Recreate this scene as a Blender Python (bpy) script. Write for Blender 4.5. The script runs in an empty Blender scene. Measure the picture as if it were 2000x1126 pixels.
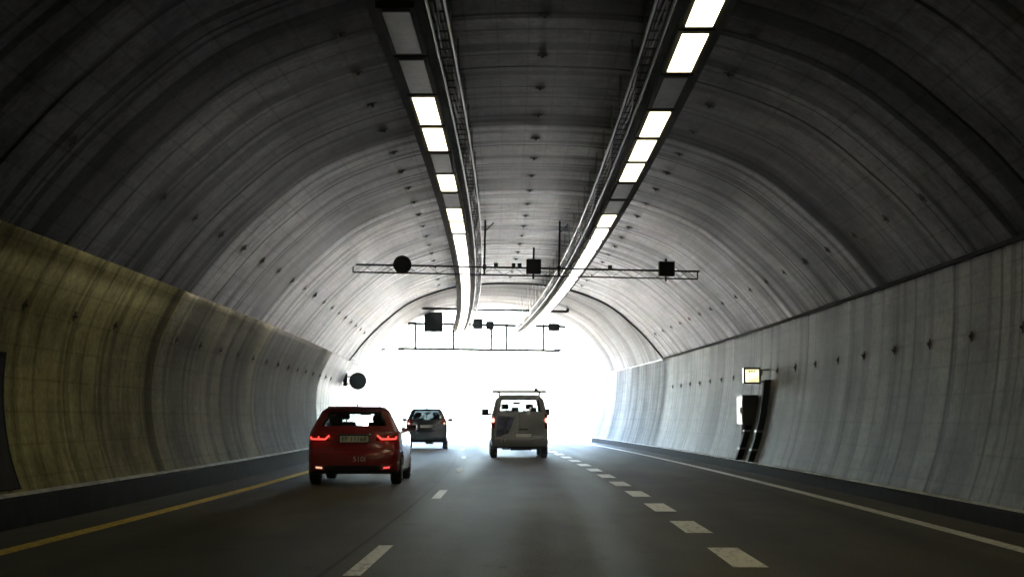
import bpy, bmesh, math, random
from mathutils import Vector, Matrix
R_ = math.radians
random.seed(7)
sc = bpy.context.scene
COL = sc.collection

# ------------------------------------------------------------------ camera, light, exposure
cam_d = bpy.data.cameras.new("camera")
cam = bpy.data.objects.new("camera", cam_d)
COL.objects.link(cam)
cam_d.sensor_width = 36.0
cam_d.lens = 51.93
cam_d.clip_start = 0.05
cam_d.clip_end = 5000
cam.location = (0, 0, 1.3)
cam.rotation_euler = (R_(90 + 5.09), 0, R_(1.68))
sc.camera = cam

SUN_EL, SUN_AZ = R_(38), R_(160)          # azimuth from +Y towards +X
w = bpy.data.worlds.new("World")
sc.world = w
w.use_nodes = True
nt = w.node_tree
bg = nt.nodes["Background"]
sky = nt.nodes.new("ShaderNodeTexSky")
sky.sky_type = 'NISHITA'
sky.sun_disc = False
sky.sun_elevation = SUN_EL
sky.sun_rotation = SUN_AZ
sky.air_density = 1.0
sky.dust_density = 3.0
nt.links.new(sky.outputs[0], bg.inputs[0])
bg.inputs[1].default_value = 0.085
sun_d = bpy.data.lights.new("sun", 'SUN')
sun_d.energy = 5.0
sun_d.angle = R_(0.5)
sun_d.color = (1.0, 0.93, 0.86)
sun = bpy.data.objects.new("sun", sun_d)
COL.objects.link(sun)
sdir = Vector((math.sin(SUN_AZ) * math.cos(SUN_EL), math.cos(SUN_AZ) * math.cos(SUN_EL), math.sin(SUN_EL)))
sun.rotation_euler = sdir.to_track_quat('Z', 'Y').to_euler()
sun.location = (0, 120, 60)

vs = sc.view_settings
vs.view_transform = 'Standard'
vs.look = 'None'
vs.gamma = 1.0
vs.use_curve_mapping = False
vs.exposure = 6.55
LAMP, LAMP_FAR = 0.07, 0.06                                # radiance of a lit lamp panel
cy = sc.cycles
cy.max_bounces = 12
cy.diffuse_bounces = 2
cy.glossy_bounces = 6
cy.transmission_bounces = 8
cy.transparent_max_bounces = 16
cy.caustics_reflective = False
cy.caustics_refractive = False
cy.sample_clamp_indirect = 1.5
cy.use_denoising = True

# ------------------------------------------------------------------ road axis
RAD = 850.0
VC = 2.5e-5
def pt(s, X, z=0.0):
    a = s / RAD
    zz = z + (VC * s * s if s < 120 else VC * (120 * 120 + 240 * (s - 120) * 0.3))
    return Vector((-RAD + (RAD + X) * math.cos(a), (RAD + X) * math.sin(a), zz))
def frame(s, X, z=0.0, yaw=0.0, roll=0.0):
    m = Matrix.Translation(pt(s, X, z)) @ Matrix.Rotation(s / RAD + yaw, 4, 'Z')
    if roll:
        m = m @ Matrix.Rotation(roll, 4, 'Y')
    return m

# ------------------------------------------------------------------ object helpers
def link(o, parent=None):
    COL.objects.link(o)
    if parent is not None:
        o.parent = parent
    return o
def tag(o, label=None, cat=None, group=None, kind=None):
    if label: o["label"] = label
    if cat: o["category"] = cat
    if group: o["group"] = group
    if kind: o["kind"] = kind
    return o
def thing(name, m, label, cat, group=None):
    o = bpy.data.objects.new(name, None)
    o.empty_display_size = 0.3
    o.matrix_world = m
    link(o)
    return tag(o, label, cat, group)
def obj(name, bm, mat, parent=None, smooth=None, loc=None):
    me = bpy.data.meshes.new(name)
    bmesh.ops.recalc_face_normals(bm, faces=bm.faces[:]) if smooth != 'keep' else None
    bm.to_mesh(me)
    bm.free()
    me.materials.append(mat)
    if smooth:
        for p in me.polygons: p.use_smooth = True
        if smooth == 'auto':
            try: me.set_sharp_from_angle(angle=R_(35))
            except Exception: pass
    o = bpy.data.objects.new(name, me)
    if loc is not None: o.matrix_world = loc
    return link(o, parent)
def box(bm, c, d, m=None, bev=0.0):
    r = bmesh.ops.create_cube(bm, size=1.0)
    vsx = r['verts']
    M = Matrix.Translation(Vector(c)) @ Matrix.Diagonal((d[0], d[1], d[2], 1))
    if m is not None: M = Matrix.Translation(Vector(c)) @ m.to_4x4() @ Matrix.Diagonal((d[0], d[1], d[2], 1))
    bmesh.ops.transform(bm, matrix=M, verts=vsx)
    if bev > 0:
        es = set()
        for v in vsx:
            for e in v.link_edges: es.add(e)
        bmesh.ops.bevel(bm, geom=list(es), offset=bev, segments=2, profile=0.6, affect='EDGES')
def tube(bm, pts, r, n=8, cap=True):
    pts = [Vector(p) for p in pts]
    rings = []
    for i, p in enumerate(pts):
        d = (pts[min(i + 1, len(pts) - 1)] - pts[max(i - 1, 0)]).normalized()
        up = Vector((0, 0, 1)) if abs(d.z) < 0.9 else Vector((1, 0, 0))
        a = d.cross(up).normalized(); b = d.cross(a).normalized()
        rr = r[i] if isinstance(r, (list, tuple)) else r
        rings.append([bm.verts.new(p + a * (rr * math.cos(2 * math.pi * k / n)) + b * (rr * math.sin(2 * math.pi * k / n))) for k in range(n)])
    for i in range(len(rings) - 1):
        for k in range(n):
            bm.faces.new((rings[i][k], rings[i][(k + 1) % n], rings[i + 1][(k + 1) % n], rings[i + 1][k]))
    if cap:
        bm.faces.new(rings[0][::-1]); bm.faces.new(rings[-1])
def lathe(bm, prof, n=32, axis='X', c=(0, 0, 0)):
    """prof: list of (h, r) along the axis."""
    c = Vector(c); rings = []
    for h, r in prof:
        ring = []
        for k in range(n):
            t = 2 * math.pi * k / n
            if axis == 'X': v = Vector((h, r * math.cos(t), r * math.sin(t)))
            elif axis == 'Y': v = Vector((r * math.cos(t), h, r * math.sin(t)))
            else: v = Vector((r * math.cos(t), r * math.sin(t), h))
            ring.append(bm.verts.new(c + v))
        rings.append(ring)
    for i in range(len(rings) - 1):
        for k in range(n):
            bm.faces.new((rings[i][k], rings[i][(k + 1) % n], rings[i + 1][(k + 1) % n], rings[i + 1][k]))
    bm.faces.new(rings[0][::-1]); bm.faces.new(rings[-1])
def sweep(prof, s0, s1, ds=0.5, closed=False, uvoff=0.0):
    """profile [(X, z)] swept along the road axis; UV = (metres along, metres round)."""
    bm = bmesh.new()
    uvl = bm.loops.layers.uv.new("UVMap")
    n = max(1, int(round((s1 - s0) / ds)))
    P = list(prof) + ([prof[0]] if closed else [])
    g = [uvoff]
    for a, b in zip(P[:-1], P[1:]): g.append(g[-1] + math.hypot(b[0] - a[0], b[1] - a[1]))
    rows = []
    m = len(prof)
    for i in range(n + 1):
        s = s0 + (s1 - s0) * i / n
        rows.append([bm.verts.new(pt(s, X, z)) for X, z in prof])
    for i in range(n):
        sa = s0 + (s1 - s0) * i / n; sb = s0 + (s1 - s0) * (i + 1) / n
        for j in range(len(P) - 1):
            f = bm.faces.new((rows[i][j], rows[i][(j + 1) % m], rows[i + 1][(j + 1) % m], rows[i + 1][j]))
            for l, uv in zip(f.loops, ((sa, g[j]), (sa, g[j + 1]), (sb, g[j + 1]), (sb, g[j]))): l[uvl].uv = uv
    if closed:
        bm.faces.new(rows[0][::-1]); bm.faces.new(rows[-1])
    return bm
def spline(P, n=6):
    out = []
    for i in range(len(P) - 1):
        p0 = P[max(i - 1, 0)]; p1 = P[i]; p2 = P[i + 1]; p3 = P[min(i + 2, len(P) - 1)]
        for k in range(n):
            t = k / n
            out.append(tuple(0.5 * ((2 * p1[c]) + (-p0[c] + p2[c]) * t + (2 * p0[c] - 5 * p1[c] + 4 * p2[c] - p3[c]) * t * t + (-p0[c] + 3 * p1[c] - 3 * p2[c] + p3[c]) * t ** 3) for c in range(2)))
    out.append(tuple(P[-1]))
    return out
def copy_tree(o, parent=None):
    c = o.copy(); COL.objects.link(c)
    if parent is not None:
        c.parent = parent
    for ch in o.children: copy_tree(ch, c)
    return c

# ------------------------------------------------------------------ materials
class NT:
    def __init__(s, name):
        s.m = bpy.data.materials.new(name); s.m.use_nodes = True
        s.t = s.m.node_tree; s.b = s.t.nodes["Principled BSDF"]
    def n(s, typ, **kw):
        x = s.t.nodes.new(typ)
        for k, v in kw.items():
            if k.startswith('i_'): x.inputs[k[2:].replace('_', ' ')].default_value = v
            else: setattr(x, k, v)
        return x
    def l(s, a, b): s.t.links.new(a, b)
    def math(s, op, a, b=None, c=None, clamp=False):
        x = s.n("ShaderNodeMath", operation=op, use_clamp=clamp)
        for i, v in enumerate((a, b, c)):
            if v is None: continue
            if hasattr(v, 'links'): s.l(v, x.inputs[i])
            else: x.inputs[i].default_value = v
        return x.outputs[0]
    def maprange(s, v, a, b, c, d, smooth=True):
        x = s.n("ShaderNodeMapRange", interpolation_type='SMOOTHSTEP' if smooth else 'LINEAR')
        s.l(v, x.inputs[0])
        for i, q in enumerate((a, b, c, d)): x.inputs[i + 1].default_value = q
        return x.outputs[0]
    def noise(s, vec, scale, detail=3, rough=0.55, dim='3D'):
        x = s.n("ShaderNodeTexNoise", noise_dimensions=dim)
        x.inputs['Scale'].default_value = scale; x.inputs['Detail'].default_value = detail; x.inputs['Roughness'].default_value = rough
        s.l(vec, x.inputs['Vector'])
        return x.outputs[0]
    def scaled(s, vec, sc_, off=(0, 0, 0)):
        x = s.n("ShaderNodeMapping"); x.inputs['Scale'].default_value = sc_; x.inputs['Location'].default_value = off
        s.l(vec, x.inputs['Vector'])
        return x.outputs[0]
    def math_uv(s, u, v):
        x = s.n('ShaderNodeCombineXYZ'); s.l(u, x.inputs[0]); s.l(v, x.inputs[1])
        return x.outputs[0]
    def mixc(s, fac, a, b, mode='MIX'):
        x = s.n("ShaderNodeMix", data_type='RGBA', blend_type=mode)
        for sock, v in ((x.inputs[0], fac), (x.inputs[6], a), (x.inputs[7], b)):
            if hasattr(v, 'links'): s.l(v, sock)
            else: sock.default_value = v if not isinstance(v, tuple) or len(v) == 4 else (*v, 1)
        return x.outputs[2]
def simple(name, col, rough=0.5, metal=0.0, spec=0.5, coat=0.0, var=0.0, scale=4.0, emit=None, es=0.0):
    t = NT(name)
    b = t.b
    b.inputs['Base Color'].default_value = (*col, 1)
    b.inputs['Roughness'].default_value = rough
    b.inputs['Metallic'].default_value = metal
    b.inputs['Specular IOR Level'].default_value = spec
    b.inputs['Coat Weight'].default_value = coat
    if coat: b.inputs['Coat Roughness'].default_value = 0.05
    if var > 0:
        tc = t.n("ShaderNodeTexCoord")
        f = t.noise(tc.outputs['Object'], scale, 4)
        f = t.maprange(f, 0.3, 0.7, 0, 1)
        c = t.mixc(f, tuple(max(0, x * (1 - var)) for x in col), tuple(min(1, x * (1 + var)) for x in col))
        t.l(c, b.inputs['Base Color'])
        r = t.maprange(f, 0, 1, max(0.05, rough - 0.08), min(1, rough + 0.1), False)
        t.l(r, b.inputs['Roughness'])
    if emit:
        b.inputs['Emission Color'].default_value = (*emit, 1)
        b.inputs['Emission Strength'].default_value = es
    return t.m

def concrete(name, base, spec=0.25, dark=0.5, panel=2.1, rough=0.5, off=0.0, jstr=0.92, rings=(), grid=0.2, blotch=0.68):
    t = NT(name)
    uv = t.n("ShaderNodeTexCoord").outputs['UV']
    sep = t.n("ShaderNodeSeparateXYZ"); t.l(uv, sep.inputs[0])
    u, v = sep.outputs[0], sep.outputs[1]
    # wobble of the coordinate along the tunnel, so that rings are not ruler straight
    wob = t.noise(t.scaled(uv, (0.5, 0.7, 1)), 1.0, 3)
    uu = t.math('ADD', u, t.math('MULTIPLY', t.math('SUBTRACT', wob, 0.5), 0.12))
    # broad bands across the tunnel (wet and dry rings)
    band = t.noise(t.scaled(uv, (0.75, 0.05, 1), (3.1 + off, 0, 0)), 1.0, 4, 0.6)
    band2 = t.noise(t.scaled(uv, (2.2, 0.16, 1), (off, 2, 0)), 1.0, 3, 0.6)
    streak = t.noise(t.scaled(uv, (14.0, 0.35, 1), (off, 0, 0)), 1.0, 3, 0.6)
    blot = t.noise(t.scaled(uv, (0.55, 0.55, 1), (off * 2, 7, 0)), 1.0, 5, 0.62)
    fine = t.noise(t.scaled(uv, (9, 9, 1)), 1.0, 5, 0.7)
    boards = t.noise(t.scaled(uv, (0.6, 9.0, 1), (0, off, 0)), 1.0, 2, 0.5)
    ring1 = t.noise(t.scaled(t.math_uv(uu, v), (1.5, 0.03, 1), (3.1 + off, 0, 0)), 1.0, 1.0, 0.5)
    ring2 = t.noise(t.scaled(t.math_uv(uu, v), (0.34, 0.06, 1), (off + 8, 3, 0)), 1.0, 3, 0.6)
    f = t.math('MULTIPLY', t.maprange(ring1, 0.41, 0.47, 1 - dark, 1.12), t.maprange(ring2, 0.36, 0.6, 0.62, 1.2))
    f = t.math('MULTIPLY', f, t.maprange(streak, 0.28, 0.7, 0.94, 1.04))
    f = t.math('MULTIPLY', f, t.maprange(blot, 0.32, 0.64, blotch, 1.22))
    f = t.math('MULTIPLY', f, t.maprange(fine, 0.25, 0.75, 0.72, 1.22))
    f = t.math('MULTIPLY', f, t.maprange(boards, 0.25, 0.75, 0.92, 1.06))
    # panel joints every 2.1 m, each of its own darkness
    ph = t.math('FRACT', t.math('DIVIDE', t.math('ADD', uu, 50 * panel + 0.55), panel))
    dj = t.math('MULTIPLY', t.math('ABSOLUTE', t.math('SUBTRACT', ph, 0.5)), panel)
    jn = t.noise(t.scaled(uv, (0.48, 0.12, 1), (9 + off, 1, 0)), 1.0, 1)
    jw = t.maprange(dj, 0.025, 0.085, 1, 0)
    dj2 = t.math('MULTIPLY', t.math('ABSOLUTE', t.math('SUBTRACT', t.math('FRACT', t.math('ADD', ph, 0.37)), 0.5)), panel)
    jw2 = t.math('MULTIPLY', t.maprange(dj2, 0.015, 0.06, 1, 0), 0.7)
    jamt = t.maprange(jn, 0.35, 0.58, jstr * 0.4, jstr)
    joint = t.math('MULTIPLY', t.math('MAXIMUM', jw, jw2), jamt)
    f = t.math('MULTIPLY', f, t.math('SUBTRACT', 1.0, joint))
    for rs_, rw_, ra_ in rings:         # strong wet rings; the vault's also cover its painted tone steps
        rm_ = t.maprange(t.math('ABSOLUTE', t.math('SUBTRACT', uu, rs_)), rw_ * 0.35, rw_, ra_, 0)
        f = t.math('MULTIPLY', f, t.math('SUBTRACT', 1.0, t.math('MULTIPLY', rm_, t.maprange(ring2, 0.3, 0.6, 1.15, 0.7))))
    # faint board lines along the tunnel
    ph2 = t.math('FRACT', t.math('DIVIDE', v, 0.42))
    bl = t.maprange(t.math('ABSOLUTE', t.math('SUBTRACT', ph2, 0.5)), 0.0, 0.06, grid, 0.0)
    f = t.math('MULTIPLY', f, t.math('SUBTRACT', 1.0, bl))
    tint = t.mixc(t.maprange(blot, 0.35, 0.65, 0, 1), (base[0] * 0.97, base[1] * 0.96, base[2] * 0.95, 1), (base[0], base[1] * 1.0, base[2] * 1.03, 1))
    vm = t.n("ShaderNodeVectorMath", operation='SCALE')
    t.l(tint, vm.inputs[0]); t.l(f, vm.inputs['Scale'])
    t.l(vm.outputs[0], t.b.inputs['Base Color'])
    t.l(t.maprange(blot, 0.3, 0.7, rough + 0.04, rough + 0.14, False), t.b.inputs['Roughness'])
    t.l(t.math('MULTIPLY', t.math('POWER', f, 1.4), spec, None), t.b.inputs['Specular IOR Level'])
    bp = t.n("ShaderNodeBump"); bp.inputs['Strength'].default_value = 0.25; bp.inputs['Distance'].default_value = 0.008
    hgt = t.math('SUBTRACT', t.math('MULTIPLY', fine, 0.5), t.math('MULTIPLY', jw, 0.15))
    hgt = t.math('ADD', hgt, t.math('MULTIPLY', band2, 0.1))
    t.l(hgt, bp.inputs['Height']); t.l(bp.outputs[0], t.b.inputs['Normal'])
    return t.m

M = {}
VAULT_TONES = []                                  # vault lengths stepped lighter and glossier outward: daylight falloff painted into them
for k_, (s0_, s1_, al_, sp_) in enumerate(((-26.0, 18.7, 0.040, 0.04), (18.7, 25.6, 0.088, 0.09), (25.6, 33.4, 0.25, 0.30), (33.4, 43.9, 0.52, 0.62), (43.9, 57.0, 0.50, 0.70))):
    VAULT_TONES.append((s0_, s1_, concrete('vault_concrete', (al_, al_ * 0.985, al_), spec=sp_, rough=0.56 - 0.18 * sp_, dark=0.54, grid=0.24, blotch=0.46, off=0.0, rings=((12.4, 0.3, 0.5), (18.7, 0.25, 0.6), (21.9, 0.22, 0.6), (23.3, 0.16, 0.5), (25.6, 0.55, 0.72), (29.2, 0.3, 0.4), (33.4, 0.3, 0.55), (43.9, 0.25, 0.45)))))
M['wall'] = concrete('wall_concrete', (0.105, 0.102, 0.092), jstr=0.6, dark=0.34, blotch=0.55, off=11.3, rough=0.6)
M['wall_daylit'] = concrete('daylit_wall_concrete', (0.21, 0.206, 0.20), jstr=0.6, dark=0.32, blotch=0.6, off=11.3, rough=0.6)  # copy of the right wall tone, lightened to paint in exit daylight
M['wall_warm'] = concrete('lamp_warm_wall_concrete', (0.30, 0.275, 0.105), blotch=0.6, spec=0.06, dark=0.3, off=5.3, rough=0.75, jstr=0.32, rings=((17.0, 0.2, 0.3), (20.5, 0.12, 0.45), (22.5, 0.14, 0.5), (25.5, 0.5, 0.72)))  # warm light of the near lamps is put into this colour
M['wall_mid'] = concrete('mid_wall_concrete', (0.18, 0.168, 0.10), spec=0.06, dark=0.3, off=5.3, rough=0.75, jstr=0.4)  # halfway step where the painted lamp warmth fades
M['wall_grey'] = concrete('dim_wall_concrete', (0.115, 0.11, 0.085), spec=0.05, dark=0.3, off=5.3, rough=0.75, jstr=0.4)  # grey end of the steps, without the painted warmth
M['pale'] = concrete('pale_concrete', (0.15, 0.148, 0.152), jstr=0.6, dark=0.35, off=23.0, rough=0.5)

def asphalt():
    t = NT('asphalt')
    uv = t.n("ShaderNodeTexCoord").outputs['UV']
    track = t.noise(t.scaled(uv, (0.03, 1.1, 1)), 1.0, 3)
    patch = t.noise(t.scaled(uv, (0.25, 0.7, 1)), 1.0, 5, 0.6)
    grit = t.noise(t.scaled(uv, (22, 45, 1)), 1.0, 4, 0.75)
    sep = t.n("ShaderNodeSeparateXYZ"); t.l(uv, sep.inputs[0])
    u_, x_ = sep.outputs[0], sep.outputs[1]           # second UV runs across the road, from its left edge
    f = t.math('MULTIPLY', t.maprange(track, 0.35, 0.65, 0.78, 1.18), t.maprange(patch, 0.3, 0.7, 0.78, 1.22))
    f = t.math('MULTIPLY', f, t.maprange(grit, 0.25, 0.75, 0.62, 1.42))
    for c_ in (7.2 - 4.25, 7.2 - 2.65, 7.2 - 0.7, 7.2 + 0.9, 7.2 + 2.6, 7.2 + 4.1):
        wh = t.maprange(t.math('ABSOLUTE', t.math('SUBTRACT', t.math('ADD', x_, t.math('MULTIPLY', track, 0.25)), c_ + 0.12)), 0.12, 0.42, 0.20, 0)
        f = t.math('MULTIPLY', f, t.math('SUBTRACT', 1.0, wh))
    seam = t.maprange(t.math('ABSOLUTE', t.math('SUBTRACT', t.math('ADD', x_, t.math('MULTIPLY', patch, 0.05)), 7.2 - 1.86)), 0.012, 0.04, 0.55, 0)
    f = t.math('MULTIPLY', f, t.math('SUBTRACT', 1.0, seam))
    drip = t.noise(t.scaled(uv, (1.1, 2.6, 1), (4, 4, 0)), 1.0, 2)
    f = t.math('MULTIPLY', f, t.maprange(drip, 0.66, 0.74, 1.0, 0.66))
    vm = t.n("ShaderNodeVectorMath", operation='SCALE'); vm.inputs[0].default_value = (0.084, 0.078, 0.060)
    t.l(f, vm.inputs['Scale']); t.l(vm.outputs[0], t.b.inputs['Base Color'])
    t.l(t.maprange(track, 0.35, 0.65, 0.6, 0.8, False), t.b.inputs['Roughness'])
    t.b.inputs['Specular IOR Level'].default_value = 0.12
    bp = t.n("ShaderNodeBump"); bp.inputs['Strength'].default_value = 0.4; bp.inputs['Distance'].default_value = 0.006
    t.l(grit, bp.inputs['Height']); t.l(bp.outputs[0], t.b.inputs['Normal'])
    return t.m
M['asphalt'] = asphalt()
def paint(name, col):
    t = NT(name)
    uv = t.n("ShaderNodeTexCoord").outputs['UV']
    wear = t.noise(t.scaled(uv, (5, 14, 1)), 1.0, 5, 0.7)
    big = t.noise(t.scaled(uv, (0.4, 1, 1)), 1.0, 2)
    f = t.math('ADD', wear, t.math('MULTIPLY', t.math('SUBTRACT', big, 0.5), 0.4))
    c = t.mixc(t.maprange(f, 0.36, 0.52, 0, 1), tuple(x * 0.55 + 0.02 for x in col), col)
    t.l(c, t.b.inputs['Base Color']); t.b.inputs['Roughness'].default_value = 0.6
    return t.m
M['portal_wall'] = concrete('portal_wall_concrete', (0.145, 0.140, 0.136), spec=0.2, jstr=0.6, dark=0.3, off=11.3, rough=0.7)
M['portal'] = concrete('portal_concrete', (0.10, 0.099, 0.102), jstr=0.8, dark=0.35, off=23.0, rough=0.6)
M['white_paint'] = paint('white_road_paint', (0.88, 0.87, 0.80))
M['yellow_paint'] = paint('yellow_road_paint', (0.88, 0.62, 0.07))
M['kerb'] = simple('dark_kerb', (0.013, 0.013, 0.014), 0.95, spec=0.08, var=0.5, scale=3)
M['ledge'] = simple('pale_ledge', (0.5, 0.5, 0.48), 0.7, var=0.3, scale=2)
M['steel'] = simple('galvanised_steel', (0.30, 0.30, 0.31), 0.45, 0.85, var=0.3, scale=6)
M['tray'] = simple('tray_steel', (0.014, 0.014, 0.013), 0.8, 0.0, spec=0.12, var=0.3, scale=3)
M['black'] = simple('black_steel', (0.008, 0.008, 0.009), 0.8, 0.0, spec=0.15, var=0.3)
M['cable'] = simple('cable_sheath', (0.03, 0.03, 0.03), 0.55, var=0.2)
M['alu'] = simple('bright_rail', (0.42, 0.42, 0.43), 0.4, 0.9, var=0.15)
M['lens_off'] = simple('unlit_lamp_glass', (0.12, 0.123, 0.145), 0.5, 0.0, var=0.12, scale=9.0)
M['anchor'] = simple('anchor_iron', (0.05, 0.045, 0.04), 0.8, 0.0, spec=0.1, var=0.3)
def lamp_mat(name, LAMP, col):
    t = NT(name)
    tc = t.n("ShaderNodeTexCoord")
    t.b.inputs['Base Color'].default_value = (0.8, 0.8, 0.75, 1)
    t.b.inputs['Roughness'].default_value = 0.3
    t.b.inputs['Emission Color'].default_value = col
    # three tubes behind ribbed glass
    sep = t.n("ShaderNodeSeparateXYZ"); t.l(tc.outputs['Object'], sep.inputs[0])
    wv = t.math('ABSOLUTE', t.math('SINE', t.math('MULTIPLY', sep.outputs[0], 27.7)))
    e = t.maprange(wv, 0, 1, LAMP * 0.75, LAMP * 1.15, False)
    t.l(e, t.b.inputs['Emission Strength'])
    return t.m
M['lamp'] = lamp_mat('lit_lamp_glass', LAMP, (1.0, 0.88, 0.52, 1))
M['lamp_far'] = lamp_mat('bright_lamp_glass', LAMP_FAR, (1.0, 0.93, 0.78, 1))

# ------------------------------------------------------------------ ground, road, markings, kerbs
S0, S_STEP, S_END, S_OPEN = -26.0, 57.0, 78.5, 78.5
KL, KR = -6.28, 5.53         # kerb faces
bm = bmesh.new()
N = 40
gv = {}
for i in range(N + 1):
    for j in range(N + 1):
        x = -1500 + 3000 * i / N; y = -400 + 3000 * j / N
        d = math.hypot(x, y - 150)
        h = -0.6 - 0.0 * d
        h += 0.25 * math.sin(x * 0.02 + 1) * math.cos(y * 0.017) if d > 60 else 0
        gv[i, j] = bm.verts.new((x, y, h))
for i in range(N):
    for j in range(N):
        bm.faces.new((gv[i, j], gv[i + 1, j], gv[i + 1, j + 1], gv[i, j + 1]))
M['ground'] = simple('pale_gravel_ground', (0.38, 0.38, 0.36), 0.9, var=0.25, scale=0.05)
tag(obj('ground', bm, M['ground'], smooth=True), 'pale open ground beyond the tunnel exit', kind='structure')
road = obj('road', sweep([(-7.2, 0), (-5, 0), (-2, 0), (2, 0), (4.5, 0), (6.3, 0)], S0, 420, 2.0), M['asphalt'])
tag(road, 'dark asphalt carriageway running through the tunnel', kind='structure')
def line(name, X, wd, spans, mat, label):
    bm = bmesh.new(); uvl = bm.loops.layers.uv.new("UVMap")
    for a, b in spans:
        n = max(1, int((b - a) / 1.0))
        for i in range(n):
            sa = a + (b - a) * i / n; sb = a + (b - a) * (i + 1) / n
            vs_ = [bm.verts.new(pt(s, x, 0.004)) for s, x in ((sa, X - wd / 2), (sa, X + wd / 2), (sb, X + wd / 2), (sb, X - wd / 2))]
            f = bm.faces.new(vs_)
            for l, uv in zip(f.loops, ((sa, -wd / 2 + X), (sa, wd / 2 + X), (sb, wd / 2 + X), (sb, -wd / 2 + X))): l[uvl].uv = uv
    bmesh.ops.remove_doubles(bm, verts=bm.verts[:], dist=0.0005)
    return tag(obj(name, bm, mat), label, kind='structure')
line('yellow_road_line', -5.32, 0.22, [(S0, 300)], M['yellow_paint'], 'continuous yellow line along the left road edge')
line('white_road_line', 4.80, 0.20, [(S0, 300)], M['white_paint'], 'continuous white line along the right road edge')
line('lane_road_line', -1.62, 0.15, [(0.5 + 12 * k, 3.5 + 12 * k) for k in range(-1, 20)], M['white_paint'], 'thin long white dashes between left and middle lane')
line('dashed_road_line', 1.83, 0.31, [(1.4 + 3.95 * k, 3.4 + 3.95 * k) for k in range(-3, 40)], M['white_paint'], 'wide short white dashes between middle and right lane')

LB, RB = (-6.42, 0.40), (5.58, 0.25)
def kerb(name, xf, zt, xb, label):
    d = 0.03 if xf > 0 else -0.03
    bm = sweep([(xf, -0.05), (xf + d * 0.3, zt - 0.03), (xf + d, zt), (xb + d * 8, zt), (xb + d * 8, -0.05)], S0, S_END, 1.0, closed=True)
    return tag(obj(name, bm, M['kerb']), label, kind='structure')
kerb('kerb_left', KL, 0.37, LB[0], 'dark kerb at the foot of the left tunnel wall')
kerb('kerb_right', KR, 0.22, RB[0], 'dark kerb at the foot of the right tunnel wall')

# ------------------------------------------------------------------ tunnel lining
LW = spline([(-6.36, 0.39), (-6.56, 1.0), (-6.64, 1.8), (-6.50, 2.7), (-6.02, 3.66)])
RW = spline([(5.58, 0.24), (5.80, 0.9), (5.98, 1.8), (6.08, 2.7), (6.12, 3.56)])
CX = 0.1
half = [(6.12, 3.45), (5.55, 4.17), (4.88, 4.86), (3.84, 5.68), (2.5, 6.22), (1.3, 6.44), (0, 6.5)]
vp = [(CX - x, z + 0.06 * (x / 6)) for x, z in half] + [(CX + x, z - 0.02 * (x / 6)) for x, z in half[-2::-1]]
VP = spline(vp)
halfp = [(6.16, 3.45), (5.85, 4.3), (5.3, 5.1), (4.4, 6.0), (2.9, 6.72), (1.4, 7.02), (0, 7.1)]
vpp = [(CX - x, z + 0.06 * (x / 6)) for x, z in halfp] + [(CX + x, z - 0.02 * (x / 6)) for x, z in halfp[-2::-1]]
VPP = spline(vpp)

def at_profile(P, fn):
    """first profile point where fn changes sign -> (X, z, tangent angle)"""
    for a, b in zip(P[:-1], P[1:]):
        fa, fb = fn(a), fn(b)
        if fa * fb <= 0 and fa != fb:
            t = fa / (fa - fb)
            return a[0] + (b[0] - a[0]) * t, a[1] + (b[1] - a[1]) * t, math.atan2(b[1] - a[1], b[0] - a[0])
def anchor_bm():
    bm = bmesh.new()
    for a in (0, 90):
        box(bm, (0, 0, 0.007), (0.15, 0.03, 0.012), Matrix.Rotation(R_(a + 8), 3, 'Z'))
    lathe(bm, [(0.0, 0.038), (0.016, 0.038), (0.024, 0.018), (0.045, 0.016)], 10, 'Z')
    return bm
ANCH = None
def put_anchor(parent, s, prof_pt, inward):
    """prof_pt (X,z,ang); the local z axis points into the tunnel"""
    global ANCH
    X, z, a = prof_pt
    nx, nz = -math.sin(a), math.cos(a)
    if (nx, nz)[0] * inward[0] + nz * inward[1] < 0: nx, nz = -nx, -nz
    ph = s / RAD
    N_ = Vector((nx * math.cos(ph), nx * math.sin(ph), nz)); T = Vector((-math.sin(ph), math.cos(ph), 0))
    B = T.cross(N_)
    m = Matrix((B, T, N_)).transposed().to_4x4()
    m.translation = pt(s, X, z) + N_ * 0.002
    if ANCH is None:
        o = obj('anchor_plate', anchor_bm(), M['anchor'], parent)
        ANCH = o
    else:
        o = bpy.data.objects.new('anchor_plate', ANCH.data); link(o, parent)
    o.matrix_parent_inverse = parent.matrix_world.inverted()
    o.matrix_world = m @ Matrix.Rotation(random.uniform(-.12, .12), 4, 'Z')
    return o

I4 = Matrix.Identity(4)
lw = thing('tunnel_wall', I4, 'long left tunnel side wall of stained concrete panels tinted as if lamplit', 'wall')
obj('wall_panel', sweep(LW, S0, 25.9, 0.7), M['wall_warm'], lw, True)
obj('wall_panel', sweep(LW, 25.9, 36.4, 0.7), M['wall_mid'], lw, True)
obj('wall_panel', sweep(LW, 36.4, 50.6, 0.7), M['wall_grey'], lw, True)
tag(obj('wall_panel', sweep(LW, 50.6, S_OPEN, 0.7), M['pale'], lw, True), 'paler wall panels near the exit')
obj('wall_coping', sweep([(-6.06, 3.665), (-5.96, 3.62), (-5.95, 3.70), (-6.6, 3.72), (-6.6, 3.67)], S0, S_STEP, 1.0, closed=True), M['kerb'], lw)
obj('wall_coping', sweep([(-6.06, 3.665), (-5.99, 3.63), (-5.99, 3.70), (-6.6, 3.72), (-6.6, 3.67)], S_STEP, S_END, 1.0, closed=True), M['pale'], lw)
obj('wall_ledge', sweep([(-6.40, 0.372), (-6.30, 0.378), (-6.30, 0.40), (-6.42, 0.43)], S0, S_OPEN, 1.0, closed=True), M['ledge'], lw)
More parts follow.
